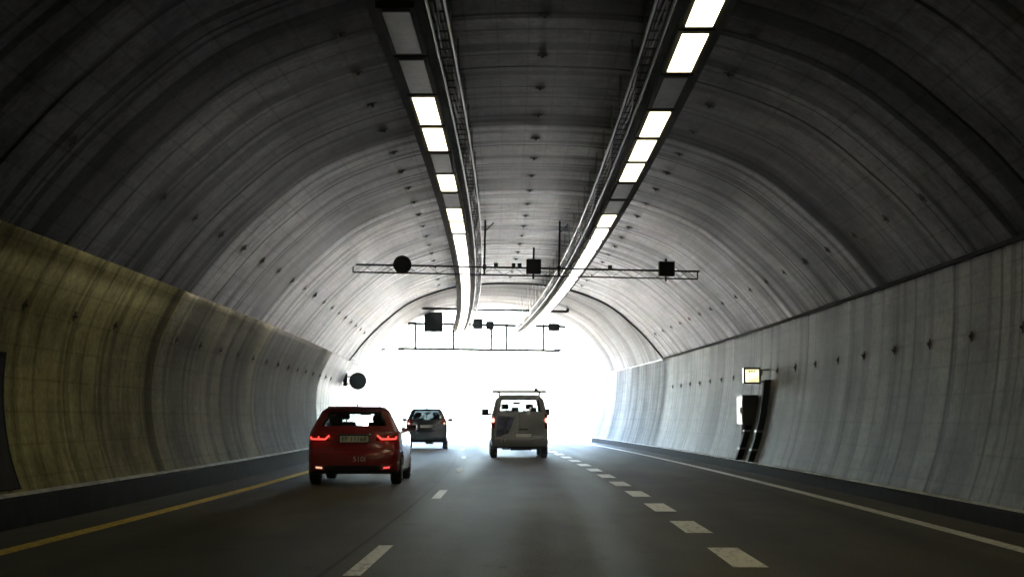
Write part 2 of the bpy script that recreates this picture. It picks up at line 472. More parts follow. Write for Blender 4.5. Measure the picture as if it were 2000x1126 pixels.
rw = thing('tunnel_wall', I4, 'long right tunnel side wall of smooth grey concrete panels', 'wall')
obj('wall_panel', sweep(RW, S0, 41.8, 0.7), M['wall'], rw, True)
obj('wall_panel', sweep(RW, 41.8, 56.0, 0.7), M['wall_daylit'], rw, True)
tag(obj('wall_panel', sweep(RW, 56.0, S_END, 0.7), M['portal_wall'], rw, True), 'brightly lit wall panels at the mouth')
obj('wall_coping', sweep([(6.12, 3.565), (6.04, 3.55), (6.03, 3.61), (6.6, 3.63), (6.6, 3.57)], S0, S_STEP, 1.0, closed=True), M['kerb'], rw)
obj('wall_coping', sweep([(6.12, 3.565), (6.07, 3.555), (6.07, 3.60), (6.6, 3.62), (6.6, 3.57)], S_STEP, S_END, 1.0, closed=True), M['pale'], rw)
obj('wall_ledge', sweep([(5.62, 0.222), (5.55, 0.228), (5.55, 0.245), (5.62, 0.27)], S0, S_END, 1.0, closed=True), M['ledge'], rw)
va = thing('tunnel_vault', I4, 'arched grey concrete tunnel vault with ring stains and cross anchors', 'tunnel vault')
for s0_, s1_, m_ in VAULT_TONES: obj('vault_lining', sweep(VP, s0_, s1_, 0.7), m_, va, True)
bm = bmesh.new()                       # the tunnel goes on behind the camera: an unseen cap added here keeps daylight out
P = [(-7, -0.1)] + LW[::6] + VP[::4] + RW[::-6] + [(7, -0.1)]
bm.faces.new([bm.verts.new(pt(S0 + 0.05, x, z)) for x, z in P])
obj('rear_light_cap', bm, M['kerb'], va)
def ring(P, s, wd, th, inward=True):
    bm = bmesh.new(); rows = []
    for i, (x, z) in enumerate(P):
        a, b = P[max(i - 1, 0)], P[min(i + 1, len(P) - 1)]
        t = Vector((b[0] - a[0], b[1] - a[1])).normalized(); n = Vector((t.y, -t.x))
        q = (x + n.x * th, z + n.y * th)
        o = (x - n.x * 0.05, z - n.y * 0.05)
        rows.append([bm.verts.new(pt(s - wd / 2, *q)), bm.verts.new(pt(s + wd / 2, *q)), bm.verts.new(pt(s + wd / 2, *o)), bm.verts.new(pt(s - wd / 2, *o))])
    for a, b in zip(rows[:-1], rows[1:]):
        for k in range(4): bm.faces.new((a[k], a[(k + 1) % 4], b[(k + 1) % 4], b[k]))
    return bm
obj('joint_band', ring(VP, S_STEP - 0.1, 0.10, 0.045), M['kerb'], va, True)
bm = bmesh.new()                       # the face between the small and the tall vault
A = [bm.verts.new(pt(S_STEP, x, z)) for x, z in VP]; B = [bm.verts.new(pt(S_STEP, x, z)) for x, z in VPP]
for k in range(len(A) - 1): bm.faces.new((A[k], A[k + 1], B[k + 1], B[k]))
obj('step_face', bm, M['pale'], va)
pv = thing('portal_vault', I4, 'taller pale concrete vault section at the bright tunnel mouth', 'tunnel vault')
KO = 0
obj('portal_lining', sweep(VPP, S_STEP, S_END, 0.7), M['portal'], pv, True)
# anchors: one per panel
srow = [12.2 + 2.1 * k for k in range(21)]
for s in srow:
    if s > 16 and s not in (srow[6],): put_anchor(lw, s, at_profile(LW, lambda p: p[1] - 2.74), (1, 0))
    if s > 16: put_anchor(rw, s, at_profile(RW, lambda p: p[1] - 2.45), (-1, 0))
for s in srow:
    if s > 15.5:
        put_anchor(va, s, at_profile(VP[:30], lambda p: p[1] - 4.42), (1, -1))
        put_anchor(va, s, at_profile(VP[40:], lambda p: p[1] - 4.40), (-1, -1))
    put_anchor(va, s, at_profile(VP, lambda p: p[0] + 2.55), (0, -1))
    put_anchor(va, s, at_profile(VP, lambda p: p[0] - 2.72), (0, -1))
    put_anchor(va, s + 0.2, at_profile(VP, lambda p: p[0] - 0.08), (0, -1))

# ------------------------------------------------------------------ light trays, cable ladders, lamps
def tray(sgn, label):
    x = lambda d: CX + sgn * d
    t = thing('light_tray', frame(20, x(1.6), 5.7), label, 'cable tray')
    inv = t.matrix_world.inverted()
    def part(name, bm, mat, par=t, smooth=None):
        o = obj(name, bm, mat, par, smooth)
        o.matrix_parent_inverse = inv
        return o
    zt = 5.74
    part('channel', sweep([(x(1.36), zt), (x(1.99), zt), (x(1.99), zt + 0.16), (x(1.96), zt + 0.16), (x(1.96), zt + 0.03), (x(1.39), zt + 0.03), (x(1.39), zt + 0.16), (x(1.36), zt + 0.16)], 8, 77.5, 1.0, closed=True), M['tray'])
    rail = sweep([(x(1.325), zt + 0.0), (x(1.345), zt + 0.0), (x(1.345), zt + 0.05), (x(1.325), zt + 0.05)], 8, 77.5, 1.0, closed=True)
    part('edge_rail', rail, M['alu'])
    # cable ladder beside the channel, with its cables
    bm = sweep([(x(1.14), 5.80), (x(1.16), 5.80), (x(1.16), 5.85), (x(1.14), 5.85)], 8, 77.5, 1.0, closed=True)
    part('ladder_rail', bm, M['alu'])
    bm = bmesh.new(); prev = None; n = 2 * int(69.3 / 0.21)
    xs_ = (1.165, 1.185, 1.315, 1.335)
    for i in range(n + 1):
        row = [bm.verts.new(pt(8.1 + 0.105 * i, x(q), 5.80)) for q in xs_]
        if prev:
            for k in range(3):
                if k != 1 or i % 4 == 0: bm.faces.new((prev[k], prev[k + 1], row[k + 1], row[k]))
        prev = row
    part('ladder_bed', bm, M['tray'])
    for k, (xo, zo, rr) in enumerate(((1.29, 5.83, 0.022), (1.245, 5.825, 0.016), (1.20, 5.83, 0.026))):
        bm = bmesh.new()
        tube(bm, [pt(8 + 0.7 * i, x(xo) + 0.012 * math.sin(i * 1.7 + k * 2), zo + 0.02 * math.sin(i * 0.9 + k)) for i in range(100)], rr, 6)
        part('cable', bm, M['cable'], smooth=True)
    for i in range(32):
        s = 9.0 + 2.15 * i
        for xo in (1.18, 1.9):
            bm = bmesh.new()
            P_ = VP if s < S_STEP else VPP
            zc = at_profile(P_, lambda p: p[0] - x(xo))[1]
            tube(bm, [pt(s, x(xo), 5.78 if xo > 1.5 else 5.81), pt(s, x(xo), zc + 0.03)], 0.012, 6)
            part('hanger_rod', bm, M['steel'])
    return t
tray(-1, 'dark metal light tray with bright cable ladder hanging left of centre')
tray(1, 'dark metal light tray with bright cable ladder hanging right of centre')

def lamp_proto():
    bm = bmesh.new(); box(bm, (0, 0, -0.035), (0.42, 2.06, 0.07), None, 0.008)
    h = bm
    bm = bmesh.new(); box(bm, (0, 0, -0.0765), (0.30, 1.80, 0.015), None, 0.004)
    b3 = bmesh.new(); box(b3, (0, 0, -0.105), (0.275, 1.70, 0.06), None, 0.006)
    return h, bm, b3
hb, db, fb = lamp_proto()
ORD = ['nearest', 'second', 'third', 'fourth', 'fifth', 'sixth', 'seventh', 'eighth', 'ninth', 'tenth', 'eleventh', 'twelfth']
def lamp_row(sgn, s_first, n, dark, side, proto):
    lit_i = dark_i = 0 
    for k in range(n):
        s = s_first + 2.15 * k
        if s > 76.3: break
        d = k in dark
        top = bpy.data.objects.new('tunnel_lamp', None)
        top.matrix_world = frame(s, CX + sgn * 1.665, 5.74)
        link(top)
        a = bpy.data.objects.new('housing', proto[0]); link(a, top)
        b = bpy.data.objects.new('diffuser', proto[2 if d else (1 if s < 34 else 3)]); link(b, top)
        vis = s > 14.2
        if d:
            lab = f'{ORD[dark_i]} unlit grey lamp panel from the camera in the {side} ceiling tray'; dark_i += 1
        elif s < 14.5:
            lab = f'unseen lamp panel added over the camera in line with the {side} ceiling tray'
        elif s < 34:
            lab = f'{ORD[lit_i]} glowing white lamp panel from the camera in the {side} ceiling tray' ; lit_i += 1
        else:
            lab = f'glowing lamp panel in the unbroken bright far stretch of the {side} ceiling tray'
        tag(top, lab, 'ceiling lamp', f'lamps in the {side} ceiling tray')
mh = bpy.data.meshes.new('housing'); hb.to_mesh(mh); hb.free(); mh.materials.append(M['tray'])
ml = bpy.data.meshes.new('diffuser'); db.to_mesh(ml); ml.materials.append(M['lamp'])
mf = bpy.data.meshes.new('diffuser'); fb.to_mesh(mf); fb.free(); mf.materials.append(M['lamp_far'])
mo = bpy.data.meshes.new('diffuser'); db.to_mesh(mo); db.free(); mo.materials.append(M['lens_off'])
# rows: panel centres as seen, plus the unseen start of the right row, 2.15 m apart
lamp_row(-1, 16.45, 31, {0, 1, 4, 6}, 'left', (mh, ml, mo, mf))
lamp_row(1, 0.22, 40, {9, 13, 14}, 'right', (mh, ml, mo, mf))  # row starts out of view: nearest lamps added to light the left wall

# ------------------------------------------------------------------ gantries and hanging signs
def gantry(s, x0, x1, z, dz, hang, label, cat='gantry', roll=0.0, ends=0.25, r=0.024, ztop=None, lattice=True, group=None):
    t = thing('sign_gantry', frame(s, (x0 + x1) / 2, z, roll=roll), label, cat, group)
    wd = x1 - x0; h = wd / 2
    bm = bmesh.new(); tube(bm, [(-h, 0, 0), (h, 0, 0)], r); obj('top_chord', bm, M['black'], t, True)
    if dz:
        bm = bmesh.new(); tube(bm, [(-h + 0.02, 0, -dz), (h - 0.02, 0, -dz)], r * 0.8); obj('bottom_chord', bm, M['black'], t, True)
        if lattice:
            bm = bmesh.new(); n = int(wd / 0.55)
            for i in range(n):
                xa = -h + wd * i / n; xb = -h + wd * (i + 0.5) / n; xc = -h + wd * (i + 1) / n
                tube(bm, [(xa, 0, -dz), (xb, 0, 0)], 0.006, 5); tube(bm, [(xb, 0, 0), (xc, 0, -dz)], 0.006, 5)
            obj('lattice', bm, M['black'], t)
    for e in (-1, 1):
        bm = bmesh.new(); tube(bm, [(e * h, 0, -0.02), (e * (h + 0.04), 0, ends * 0.4), (e * (h - 0.02), 0, ends)], r * 1.3)
        if dz: tube(bm, [(e * (h - 0.02), 0, 0), (e * (h - 0.02), 0, -dz)], r * 0.8)
        obj('end_bracket', bm, M['black'], t, True)
    for hx, zt in hang:
        bm = bmesh.new(); tube(bm, [(hx, 0, -dz), (hx, 0, zt)], 0.028, 6); tube(bm, [(hx, 0, zt * 0.75), (hx + 0.22, 0.1, zt * 0.95)], 0.015, 5)
        box(bm, (hx, 0, 0), (0.09, 0.09, 0.12))
        obj('hanger', bm, M['black'], t)
    return t
RL = R_(1.1)
g1 = gantry(38.4, -4.42, 4.62, 5.22, 0.20, [(-1.08, 1.25), (0.87, 1.25)], 'black lattice sign gantry spanning the whole vault over three lane signs', roll=RL, ends=0.3)
for xx in (-0.78, -0.32, -0.16, 2.2):
    bm = bmesh.new(); box(bm, (xx, -0.04, 0.05), (0.10, 0.12, 0.12), None, 0.01); lathe(bm, [(-0.2, 0.03), (-0.06, 0.045)], 10, 'Y', (xx, 0, 0.05)); obj('sensor', bm, M['black'], g1)
def g_off(g, gx, gz):   # a point given in a gantry's frame, in world space
    return g.matrix_world @ Matrix.Translation((gx, 0, gz))
def square_sign(g, gx, gz, wd, hh, label, rod=(0.3, 0.3), group='lane signs'):
    t = thing('lane_sign', g_off(g, gx, gz), label, 'lane sign')
    bm = bmesh.new(); box(bm, (0, -0.16, 0), (wd, 0.16, hh), None, 0.015); obj('sign_box', bm, M['black'], t)
    bm = bmesh.new(); box(bm, (0, -0.247, 0), (wd * 0.82, 0.01, hh * 0.82)); obj('sign_face', bm, M['face'], t)
    bm = bmesh.new()
    for e in (-1, 1): box(bm, (e * (wd / 2 - 0.012), -0.29, 0), (0.02, 0.10, hh * 0.96))
    box(bm, (0, -0.29, hh / 2 - 0.012), (wd - 0.06, 0.10, 0.02)); obj('hood', bm, M['black'], t)
    bm = bmesh.new()
    if rod[0]: tube(bm, [(0, -0.06, 0), (0, -0.06, hh / 2 + rod[0])], 0.03, 6)
    if rod[1]: tube(bm, [(0, -0.06, 0), (0, -0.06, -hh / 2 - rod[1])], 0.03, 6)
    box(bm, (0, -0.05, 0), (wd * 0.6, 0.06, 0.08)); obj('mount', bm, M['black'], t)
    return t
def round_sign(m, rad, label, arm=None):
    t = thing('round_sign', m, label, 'road sign')
    bm = bmesh.new(); lathe(bm, [(-0.24, rad * 0.97), (-0.235, rad), (-0.11, rad), (-0.08, rad * 0.9)], 40, 'Y'); obj('sign_box', bm, M['black'], t, 'auto')
    bm = bmesh.new(); lathe(bm, [(-0.246, rad * 0.86), (-0.24, rad * 0.86)], 40, 'Y'); obj('sign_face', bm, M['face'], t)
    bm = bmesh.new(); tube(bm, [(0, -0.05, -rad * 0.6), (0, -0.05, rad * 0.6)], 0.03, 6)
    if arm:
        for dz in (-0.12, 0.16): tube(bm, [(0, -0.05, dz), (arm, 0.03, dz + 0.03)], 0.025, 6)
        box(bm, (arm * 0.86, 0, 0.06), (0.16, 0.12, 0.5))
    obj('mount', bm, M['black'], t)
    return t
M['face'] = simple('dark_sign_face', (0.010, 0.012, 0.012), 0.6, spec=0.2, var=0.2)
round_sign(g_off(g1, -3.21, 0.0), 0.235, 'dark round sign on the lattice gantry over the left lane')
square_sign(g1, 0.20, 0.02, 0.38, 0.38, 'dark square signal on the lattice gantry over the middle lane', (0.32, 0.12))
square_sign(g1, 3.66, 0.03, 0.40, 0.38, 'dark square signal on the lattice gantry over the right lane', (0.10, 0.12))

g2 = gantry(70.5, -3.4, 3.5, 6.42, 0.0, [], 'thin black bar gantry spanning the tall vault near the tunnel mouth', roll=RL, ends=0.45, r=0.06)
# frame just outside the mouth: top bar, bottom bar, uprights
S3 = 76.0
def p3(px, py):        # a point of the frame from its place in the photograph at that distance
    k = 2885.0 / S3
    return (px - 1085) / k + S3 * S3 / (2 * RAD), (820 - py) / k + 1.3 - VC * S3 * S3
g3 = thing('sign_gantry', frame(S3, 0, 0), 'slender sign gantry of bars and uprights in the white light of the mouth', 'gantry')
def g3part(name, bm, sm=True): return obj(name, bm, M['gantry_grey'], g3, sm)
M['gantry_grey'] = simple('weathered_gantry_steel', (0.03, 0.035, 0.035), 0.5, 0.2, var=0.2)
zt, zb = p3(950, 633)[1], p3(950, 683)[1]
xl, xr = p3(778, 0)[0], p3(1095, 0)[0]
bm = bmesh.new(); tube(bm, [(p3(797, 0)[0], 0, zt + 0.02), (p3(1106, 0)[0], 0, zt - 0.12)], 0.075); g3part('top_chord', bm)
bm = bmesh.new(); tube(bm, [(xl, 0, zb + 0.05), (xr, 0, zb - 0.05)], 0.07); g3part('bottom_chord', bm)
bm = bmesh.new(); tube(bm, [(p3(890, 0)[0], 0.1, p3(0, 655)[1]), (p3(985, 0)[0], 0.1, p3(0, 655)[1])], 0.035); g3part('middle_chord', bm)
for px in (812, 886, 960, 990, 1062):
    bm = bmesh.new(); tube(bm, [(p3(px, 0)[0], 0, zb - 0.02), (p3(px, 0)[0], 0, zt + 0.03)], 0.06); g3part('upright', bm)
for e, px in ((-1, 778), (1, 1095)):
    x_ = p3(px, 0)[0]
    bm = bmesh.new(); tube(bm, [(x_ - e * 0.3, 0, zb), (x_ + e * 0.9, 0, zb)], 0.045); g3part('end_bracket', bm)
def sign3(px, py, wpx, hpx, label):
    x_, z_ = p3(px, py); k = S3 / 2885.0
    return square_sign(g3, x_, z_, wpx * k, hpx * k, label, (0.1, 0.05), None)
sign3(847, 630, 36, 38, 'largest dark square sign on the barred gantry at the mouth')
sign3(933, 633, 19, 20, 'mid sized dark sign left of centre on the mouth gantry')
sign3(957, 636, 16, 16, 'small dark sign between the light trays on the mouth gantry')
sign3(1082, 639, 22, 15, 'low wide dark sign at the right end of the mouth gantry')

# round sign on the left wall by the vault joint
round_sign(frame(60.0, -5.86, 2.78), 0.34, 'dark round sign on the left wall beside the tunnel mouth', arm=-0.6)

# ------------------------------------------------------------------ fittings on the right wall
def wall_x(P, z): return at_profile(P, lambda p: p[1] - z)[0]
def duct(s, z1, label, lean=0.0):
    t = thing('cable_duct', frame(s, wall_x(RW, 0.4), 0.24), label, 'cable duct')
    inv = t.matrix_world.inverted()
    bm = bmesh.new(); prev = None; n = 12
    for i in range(n + 1):
        z = 0.26 + (z1 - 0.26) * i / n; x = wall_x(RW, z); ss = s + lean * i / n
        ring_ = [bm.verts.new(pt(a, b, z)) for a, b in ((ss - 0.10, x + 0.02), (ss - 0.10, x - 0.15), (ss + 0.10, x - 0.15), (ss + 0.10, x + 0.02))]
        if prev:
            for k in range(4): bm.faces.new((prev[k], prev[(k + 1) % 4], ring_[(k + 1) % 4], ring_[k]))
        else: bm.faces.new(ring_)
        prev = ring_
    bm.faces.new(prev)
    o = obj('duct_cover', bm, M['black'], t); o.matrix_parent_inverse = inv
    for z in (0.55, 1.0):
        bm = bmesh.new(); box(bm, (0, 0, 0), (0.19, 0.30, 0.05))
        c = obj('clamp', bm, M['steel'], t, loc=None); c.matrix_parent_inverse = inv; c.matrix_world = frame(s + lean * z / z1, wall_x(RW, z) - 0.075, z)
    return t
duct(36.2, 2.25, 'taller black cable duct running up to the lit square sign')
duct(37.9, 1.30, 'short black cable duct below the grey wall cabinet')
t = thing('wall_cabinet', frame(37.95, wall_x(RW, 1.5) - 0.18, 1.14), 'grey metal cabinet on the right wall with its daylit side painted pale', 'cabinet')
M['cab'] = simple('shaded_cabinet_paint', (0.05, 0.052, 0.055), 0.45, var=0.1)  # near-black body: shade on the near side is put into the paint
M['cab_door'] = simple('daylit_door_paint', (0.7, 0.7, 0.7), 0.4, var=0.08)  # near-white door: daylight on the front is put into the paint
bm = bmesh.new(); box(bm, (0.02, 0, 0.37), (0.36, 0.84, 0.74), None, 0.015); obj('cabinet_body', bm, M['cab'], t)
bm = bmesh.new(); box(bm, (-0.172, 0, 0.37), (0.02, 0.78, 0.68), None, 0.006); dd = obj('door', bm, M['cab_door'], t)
bm = bmesh.new(); box(bm, (-0.195, -0.3, 0.37), (0.025, 0.03, 0.14), None, 0.005); obj('handle', bm, M['black'], dd)
bm = bmesh.new(); box(bm, (0.02, 0, 0.752), (0.42, 0.9, 0.02)); obj('rain_hood', bm, M['cab'], t)
bm = bmesh.new(); tube(bm, [(-0.08, 0.1, 0.0), (-0.08, 0.1, -0.25), (-0.02, 0.1, -0.42)], 0.03, 8); tube(bm, [(-0.02, 0.1, -0.36), (-0.02, 0.1, -0.5)], 0.045, 8); obj('conduit', bm, M['steel'], t)

t = thing('lit_sign', frame(36.4, 5.62, 2.36), 'small glowing yellowish square sign on brackets above the cabinet', 'lit sign')
M['sign_glow'] = NT('glowing_sign_face').m
def glow():
    tt = NT('glowing_sign_face')
    tc = tt.n("ShaderNodeTexCoord")
    g = tt.noise(tt.scaled(tc.outputs['Object'], (5, 5, 7)), 1.0, 3)
    tt.b.inputs['Emission Color'].default_value = (1.0, 0.85, 0.42, 1)
    tt.b.inputs['Base Color'].default_value = (0.8, 0.7, 0.4, 1)
    tt.l(tt.maprange(g, 0.3, 0.65, 0.010, 0.03), tt.b.inputs['Emission Strength'])
    return tt.m
M['sign_glow'] = glow()
bm = bmesh.new(); box(bm, (0, 0, 0), (0.42, 0.22, 0.40), None, 0.01); obj('sign_box', bm, M['black'], t)
bm = bmesh.new(); box(bm, (-0.005, -0.112, -0.005), (0.33, 0.012, 0.31), None, 0.003); fc = obj('sign_face', bm, M['sign_glow'], t)
bm = bmesh.new()
for xx in (-0.07, -0.01, 0.05): box(bm, (xx, -0.121, 0.10), (0.035, 0.004, 0.035))
obj('lettering', bm, M['black'], fc)
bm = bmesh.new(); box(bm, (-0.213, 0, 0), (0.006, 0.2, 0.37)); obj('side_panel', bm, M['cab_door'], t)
for z in (0.14, -0.15):
    bm = bmesh.new(); tube(bm, [(0.2, 0, z), (0.62, 0, z + 0.02)], 0.02, 6); obj('bracket_arm', bm, M['black'], t)
bm = bmesh.new(); box(bm, (0.5, 0, 0), (0.05, 0.14, 0.5)); obj('bracket_plate', bm, M['black'], t)

# dark grey panel laid over the left wall, close to the camera
t = thing('dark_wall_panel', frame(17.6, LW[6][0], 0.45), 'dark grey panel on the left wall near the camera', 'door')
inv = t.matrix_world.inverted()
M['door'] = simple('dark_panel_grey', (0.045, 0.045, 0.05), 0.9, 0.0, spec=0.05, var=0.25)  # grey of the dark panel on the left wall
def wallpatch(P, s0, s1, z0, z1, off):
    bm = bmesh.new(); n = 10; rows = []
    for i in range(n + 1):
        z = z0 + (z1 - z0) * i / n; x = wall_x(P, z)
        rows.append([bm.verts.new(pt(a, b, z)) for a, b in ((s0, x - 0.01), (s0, x + off), (s1, x + off), (s1, x - 0.01))])
    for a, b in zip(rows[:-1], rows[1:]):
        for k in range(4): bm.faces.new((a[k], a[(k + 1) % 4], b[(k + 1) % 4], b[k]))
    bm.faces.new(rows[0]); bm.faces.new(rows[-1])
    return bm
o = obj('panel_sheet', wallpatch(LW, 17.15, 18.15, 0.47, 2.05, 0.03), M['door'], t); o.matrix_parent_inverse = inv
o = obj('panel_border', wallpatch(LW, 17.05, 18.25, 0.45, 2.13, 0.018), M['kerb'], t); o.matrix_parent_inverse = inv

# ------------------------------------------------------------------ vehicles
def carpaint(name, col, rough=0.28):
    t = NT(name); tc = t.n("ShaderNodeTexCoord")
    f = t.noise(t.scaled(tc.outputs['Object'], (1.5, 1.5, 2.5)), 1.0, 5, 0.6)
    d = t.maprange(f, 0.4, 0.75, 0, 0.35)
    sep = t.n("ShaderNodeSeparateXYZ"); t.l(tc.outputs['Object'], sep.inputs[0])
    low = t.math('MULTIPLY', t.maprange(sep.outputs[2], 0.15, 0.6, 0.5, 0.0), f)        # road dirt along the sills
    dd = t.math('MAXIMUM', d, low)
    t.l(t.mixc(dd, col, (0.09, 0.085, 0.075)), t.b.inputs['Base Color'])
    t.l(t.maprange(dd, 0, 0.5, rough, 0.6, False), t.b.inputs['Roughness'])
    t.b.inputs['Coat Weight'].default_value = 0.6; t.b.inputs['Coat Roughness'].default_value = 0.08
    return t.m
def glassmat(name, tint, refl=1.0):
    t = NT(name)
    tr = t.n("ShaderNodeBsdfTransparent"); tr.inputs[0].default_value = (*tint, 1)
    gl = t.n("ShaderNodeBsdfGlossy"); gl.inputs['Roughness'].default_value = 0.03
    lw_ = t.n("ShaderNodeLayerWeight"); lw_.inputs['Blend'].default_value = 0.5
    fr = t.math('ADD', t.math('MULTIPLY', t.math('POWER', lw_.outputs['Facing'], 5.0), 0.8), 0.05)
    mx = t.n("ShaderNodeMixShader")
    t.l(fr, mx.inputs[0]); t.l(tr.outputs[0], mx.inputs[1]); t.l(gl.outputs[0], mx.inputs[2])
    out = [n for n in t.t.nodes if n.type == 'OUTPUT_MATERIAL'][0]
    t.l(mx.outputs[0], out.inputs[0])
    return t.m
M['glass'] = glassmat('window_glass', (0.80, 0.86, 0.84))
M['tint'] = glassmat('tinted_window_glass', (0.30, 0.34, 0.35))
M['rubber'] = simple('tyre_rubber', (0.018, 0.018, 0.018), 0.8, var=0.3, scale=8)
M['rim'] = simple('wheel_alloy', (0.45, 0.45, 0.46), 0.3, 0.8, var=0.1)
M['trim'] = simple('black_plastic_trim', (0.016, 0.016, 0.017), 0.5, var=0.2)
M['cloth'] = simple('dark_seat_cloth', (0.014, 0.015, 0.016), 0.9, var=0.2)
M['lining'] = simple('cabin_lining', (0.030, 0.031, 0.032), 0.9)
M['plate'] = simple('number_plate_white', (0.85, 0.85, 0.80), 0.4, var=0.1)
M['chrome'] = simple('chrome', (0.7, 0.7, 0.7), 0.12, 1.0)
M['red_lens'] = simple('red_lamp_lens', (0.16, 0.008, 0.008), 0.12, coat=0.5)
M['lamp_red'] = simple('lit_tail_light', (0.4, 0.02, 0.02), 0.3, emit=(1.0, 0.07, 0.05), es=0.022)
M['lamp_pink'] = simple('lit_tail_bulb', (0.5, 0.1, 0.1), 0.3, emit=(1.0, 0.30, 0.24), es=0.035)
M['reflect_red'] = simple('glowing_red_reflector', (0.4, 0.03, 0.03), 0.3, emit=(1.0, 0.10, 0.09), es=0.012)  # emission paints the glint of a reflector, no lamp behind it
M['reflect_amber'] = simple('glowing_amber_reflector', (0.6, 0.45, 0.35), 0.2, emit=(1.0, 0.55, 0.35), es=0.011)  # painted glint of the left reflector; also the dark car's dim bulb

def chaikin(P, n=2):
    for _ in range(n):
        Q = []
        for a, b in zip(P, P[1:] + P[:1]):
            Q.append((a[0] * .75 + b[0] * .25, a[1] * .75 + b[1] * .25)); Q.append((a[0] * .25 + b[0] * .75, a[1] * .25 + b[1] * .75))
        P = Q
    return P
def resample(P, d):
    out = []
    for a, b in zip(P, P[1:] + P[:1]):
        L = math.hypot(b[0] - a[0], b[1] - a[1]); n = max(1, int(round(L / d)))
        for k in range(n): out.append((a[0] + (b[0] - a[0]) * k / n, a[1] + (b[1] - a[1]) * k / n))
    return out
class Hull:
    """a car body: closed side profile (y, z), half width W(y, z), rounded edges, bowed ends"""
    def __init__(s, prof, W, r, bow, wheels, rw, med, strip_glass, side_glass, trim, zfloor):
        s.W = W; s.bow = bow; s.prof = resample(chaikin(prof, 2), 0.035)
        s.L = max(p[0] for p in s.prof)
        P = s.prof; n = len(P)
        area = sum(a[0] * b[1] - b[0] * a[1] for a, b in zip(P, P[1:] + P[:1]))
        sg = 1 if area > 0 else -1
        nrm = []
        for i in range(n):
            a = P[i - 3]; b = P[(i + 3) % n]
            t = Vector((b[0] - a[0], b[1] - a[1])).normalized()
            nrm.append(Vector((t.y, -t.x)) * sg)
        NA = 40
        cols = []
        for k in range(-NA, NA + 1):
            cols.append(math.copysign(abs(k / NA) ** 0.8, k))
        def strip(i, a):
            y, z = P[i]; w = W(y, z)
            q = abs(a); a0 = 1 - r / w
            e = 0.0
            if q > a0: e = r * (1 - math.sqrt(max(0, 1 - ((q - a0) / (1 - a0)) ** 2)))
            yy = y - nrm[i].x * e; zz = z - nrm[i].y * e
            x = a * w if q < 0.999 else math.copysign(W(yy, zz), a)
            return s.deform(x, yy, zz)
        s.bms = {k: bmesh.new() for k in ('body', 'rear_window', 'windscreen', 'side_window', 'side_window2', 'trim', 'lining')}
        cache = {k: {} for k in s.bms}
        def face(part, vs_, keys):
            bm = s.bms[part]; c = cache[part]; q = []
            for k, v in zip(keys, vs_):
                if k not in c: c[k] = bm.verts.new(v)
                q.append(c[k])
            if len(set(q)) >= 3:
                try: bm.faces.new(q)
                except ValueError: pass
        grid = [[strip(i, a) for a in cols] for i in range(n)]
        cen = Vector((0, s.L / 2, 0.8))
        def inner(v, k):
            return Vector((v.x * 0.95, v.y + (0.04 if v.y < s.L / 2 else -0.04), v.z - 0.045 if v.z > 0.6 else v.z + 0.05))
        for i in range(n):
            j = (i + 1) % n
            for k in range(len(cols) - 1):
                vv = (grid[i][k], grid[i][k + 1], grid[j][k + 1], grid[j][k]); kk = ((i, k), (i, k + 1), (j, k + 1), (j, k))
                c = (vv[0] + vv[1] + vv[2] + vv[3]) / 4
                if c.z < 0.36 and any(abs(c.y - wy) < rw + 0.04 for wy in wheels) and abs(c.x) > W(c.y, c.z) - 0.30: continue
                part = strip_glass(c, P[i][0], W(P[i][0], P[i][1])) or trim(c, 'strip') or 'body'
                face(part, vv, kk)
                if part in ('body', 'trim') and P[i][1] > 0.5: face('lining', [inner(v, 0) for v in vv], kk)
        NR = 16
        for sx in (-1, 1):
            off = []
            kcol = 0 if sx < 0 else len(cols) - 1
            rows = []
            for i in range(n):
                p = P[i]; e = r
                y0, z0 = p[0] - nrm[i].x * e, p[1] - nrm[i].y * e
                my = min(max(y0, med[0]), med[1]); mz = med[2]
                row = []
                for q in range(NR + 1):
                    t = q / NR
                    y = y0 + (my - y0) * t; z = z0 + (mz - z0) * t
                    row.append(grid[i][kcol] if q == 0 else s.deform(sx * W(y, z), y, z))
                rows.append(row)
            for i in range(n):
                j = (i + 1) % n
                for q in range(NR):
                    vv = (rows[i][q], rows[j][q], rows[j][q + 1], rows[i][q + 1])
                    kk = [(sx, i, q), (sx, j, q), (sx, j, q + 1), (sx, i, q + 1)]
                    c = (vv[0] + vv[1] + vv[2] + vv[3]) / 4
                    if any(math.hypot(c.y - wy, c.z - rw) < rw + 0.05 for wy in wheels): continue
                    part = side_glass(c) or trim(c, 'side') or 'body'
                    if part == 'side_window' and sx > 0: part = 'side_window2'
                    face(part, vv, kk)
                    if part in ('body', 'trim') and c.z > 0.55: face('lining', [inner(v, 0) for v in vv], kk)
        for k, bm in s.bms.items(): bmesh.ops.remove_doubles(bm, verts=bm.verts[:], dist=0.004)
    def deform(s, x, y, z):
        b0, b1 = s.bow
        q = (abs(x) / 0.9) ** 2.4
        if y < 0.7: y += b0 * q * (1 - max(y, 0) / 0.7)
        if y > s.L - 0.9: y -= b1 * q * (1 - max(s.L - y, 0) / 0.9)
        return Vector((x, y, z))
    def rear_y(s, x, z):
        best = None
        P = s.prof
        for a, b in zip(P, P[1:] + P[:1]):
            if (a[1] - z) * (b[1] - z) <= 0 and a[1] != b[1]:
                t = (z - a[1]) / (b[1] - a[1]); y = a[0] + (b[0] - a[0]) * t
                if best is None or y < best: best = y
        return s.deform(x, best if best is not None else 0, z).y
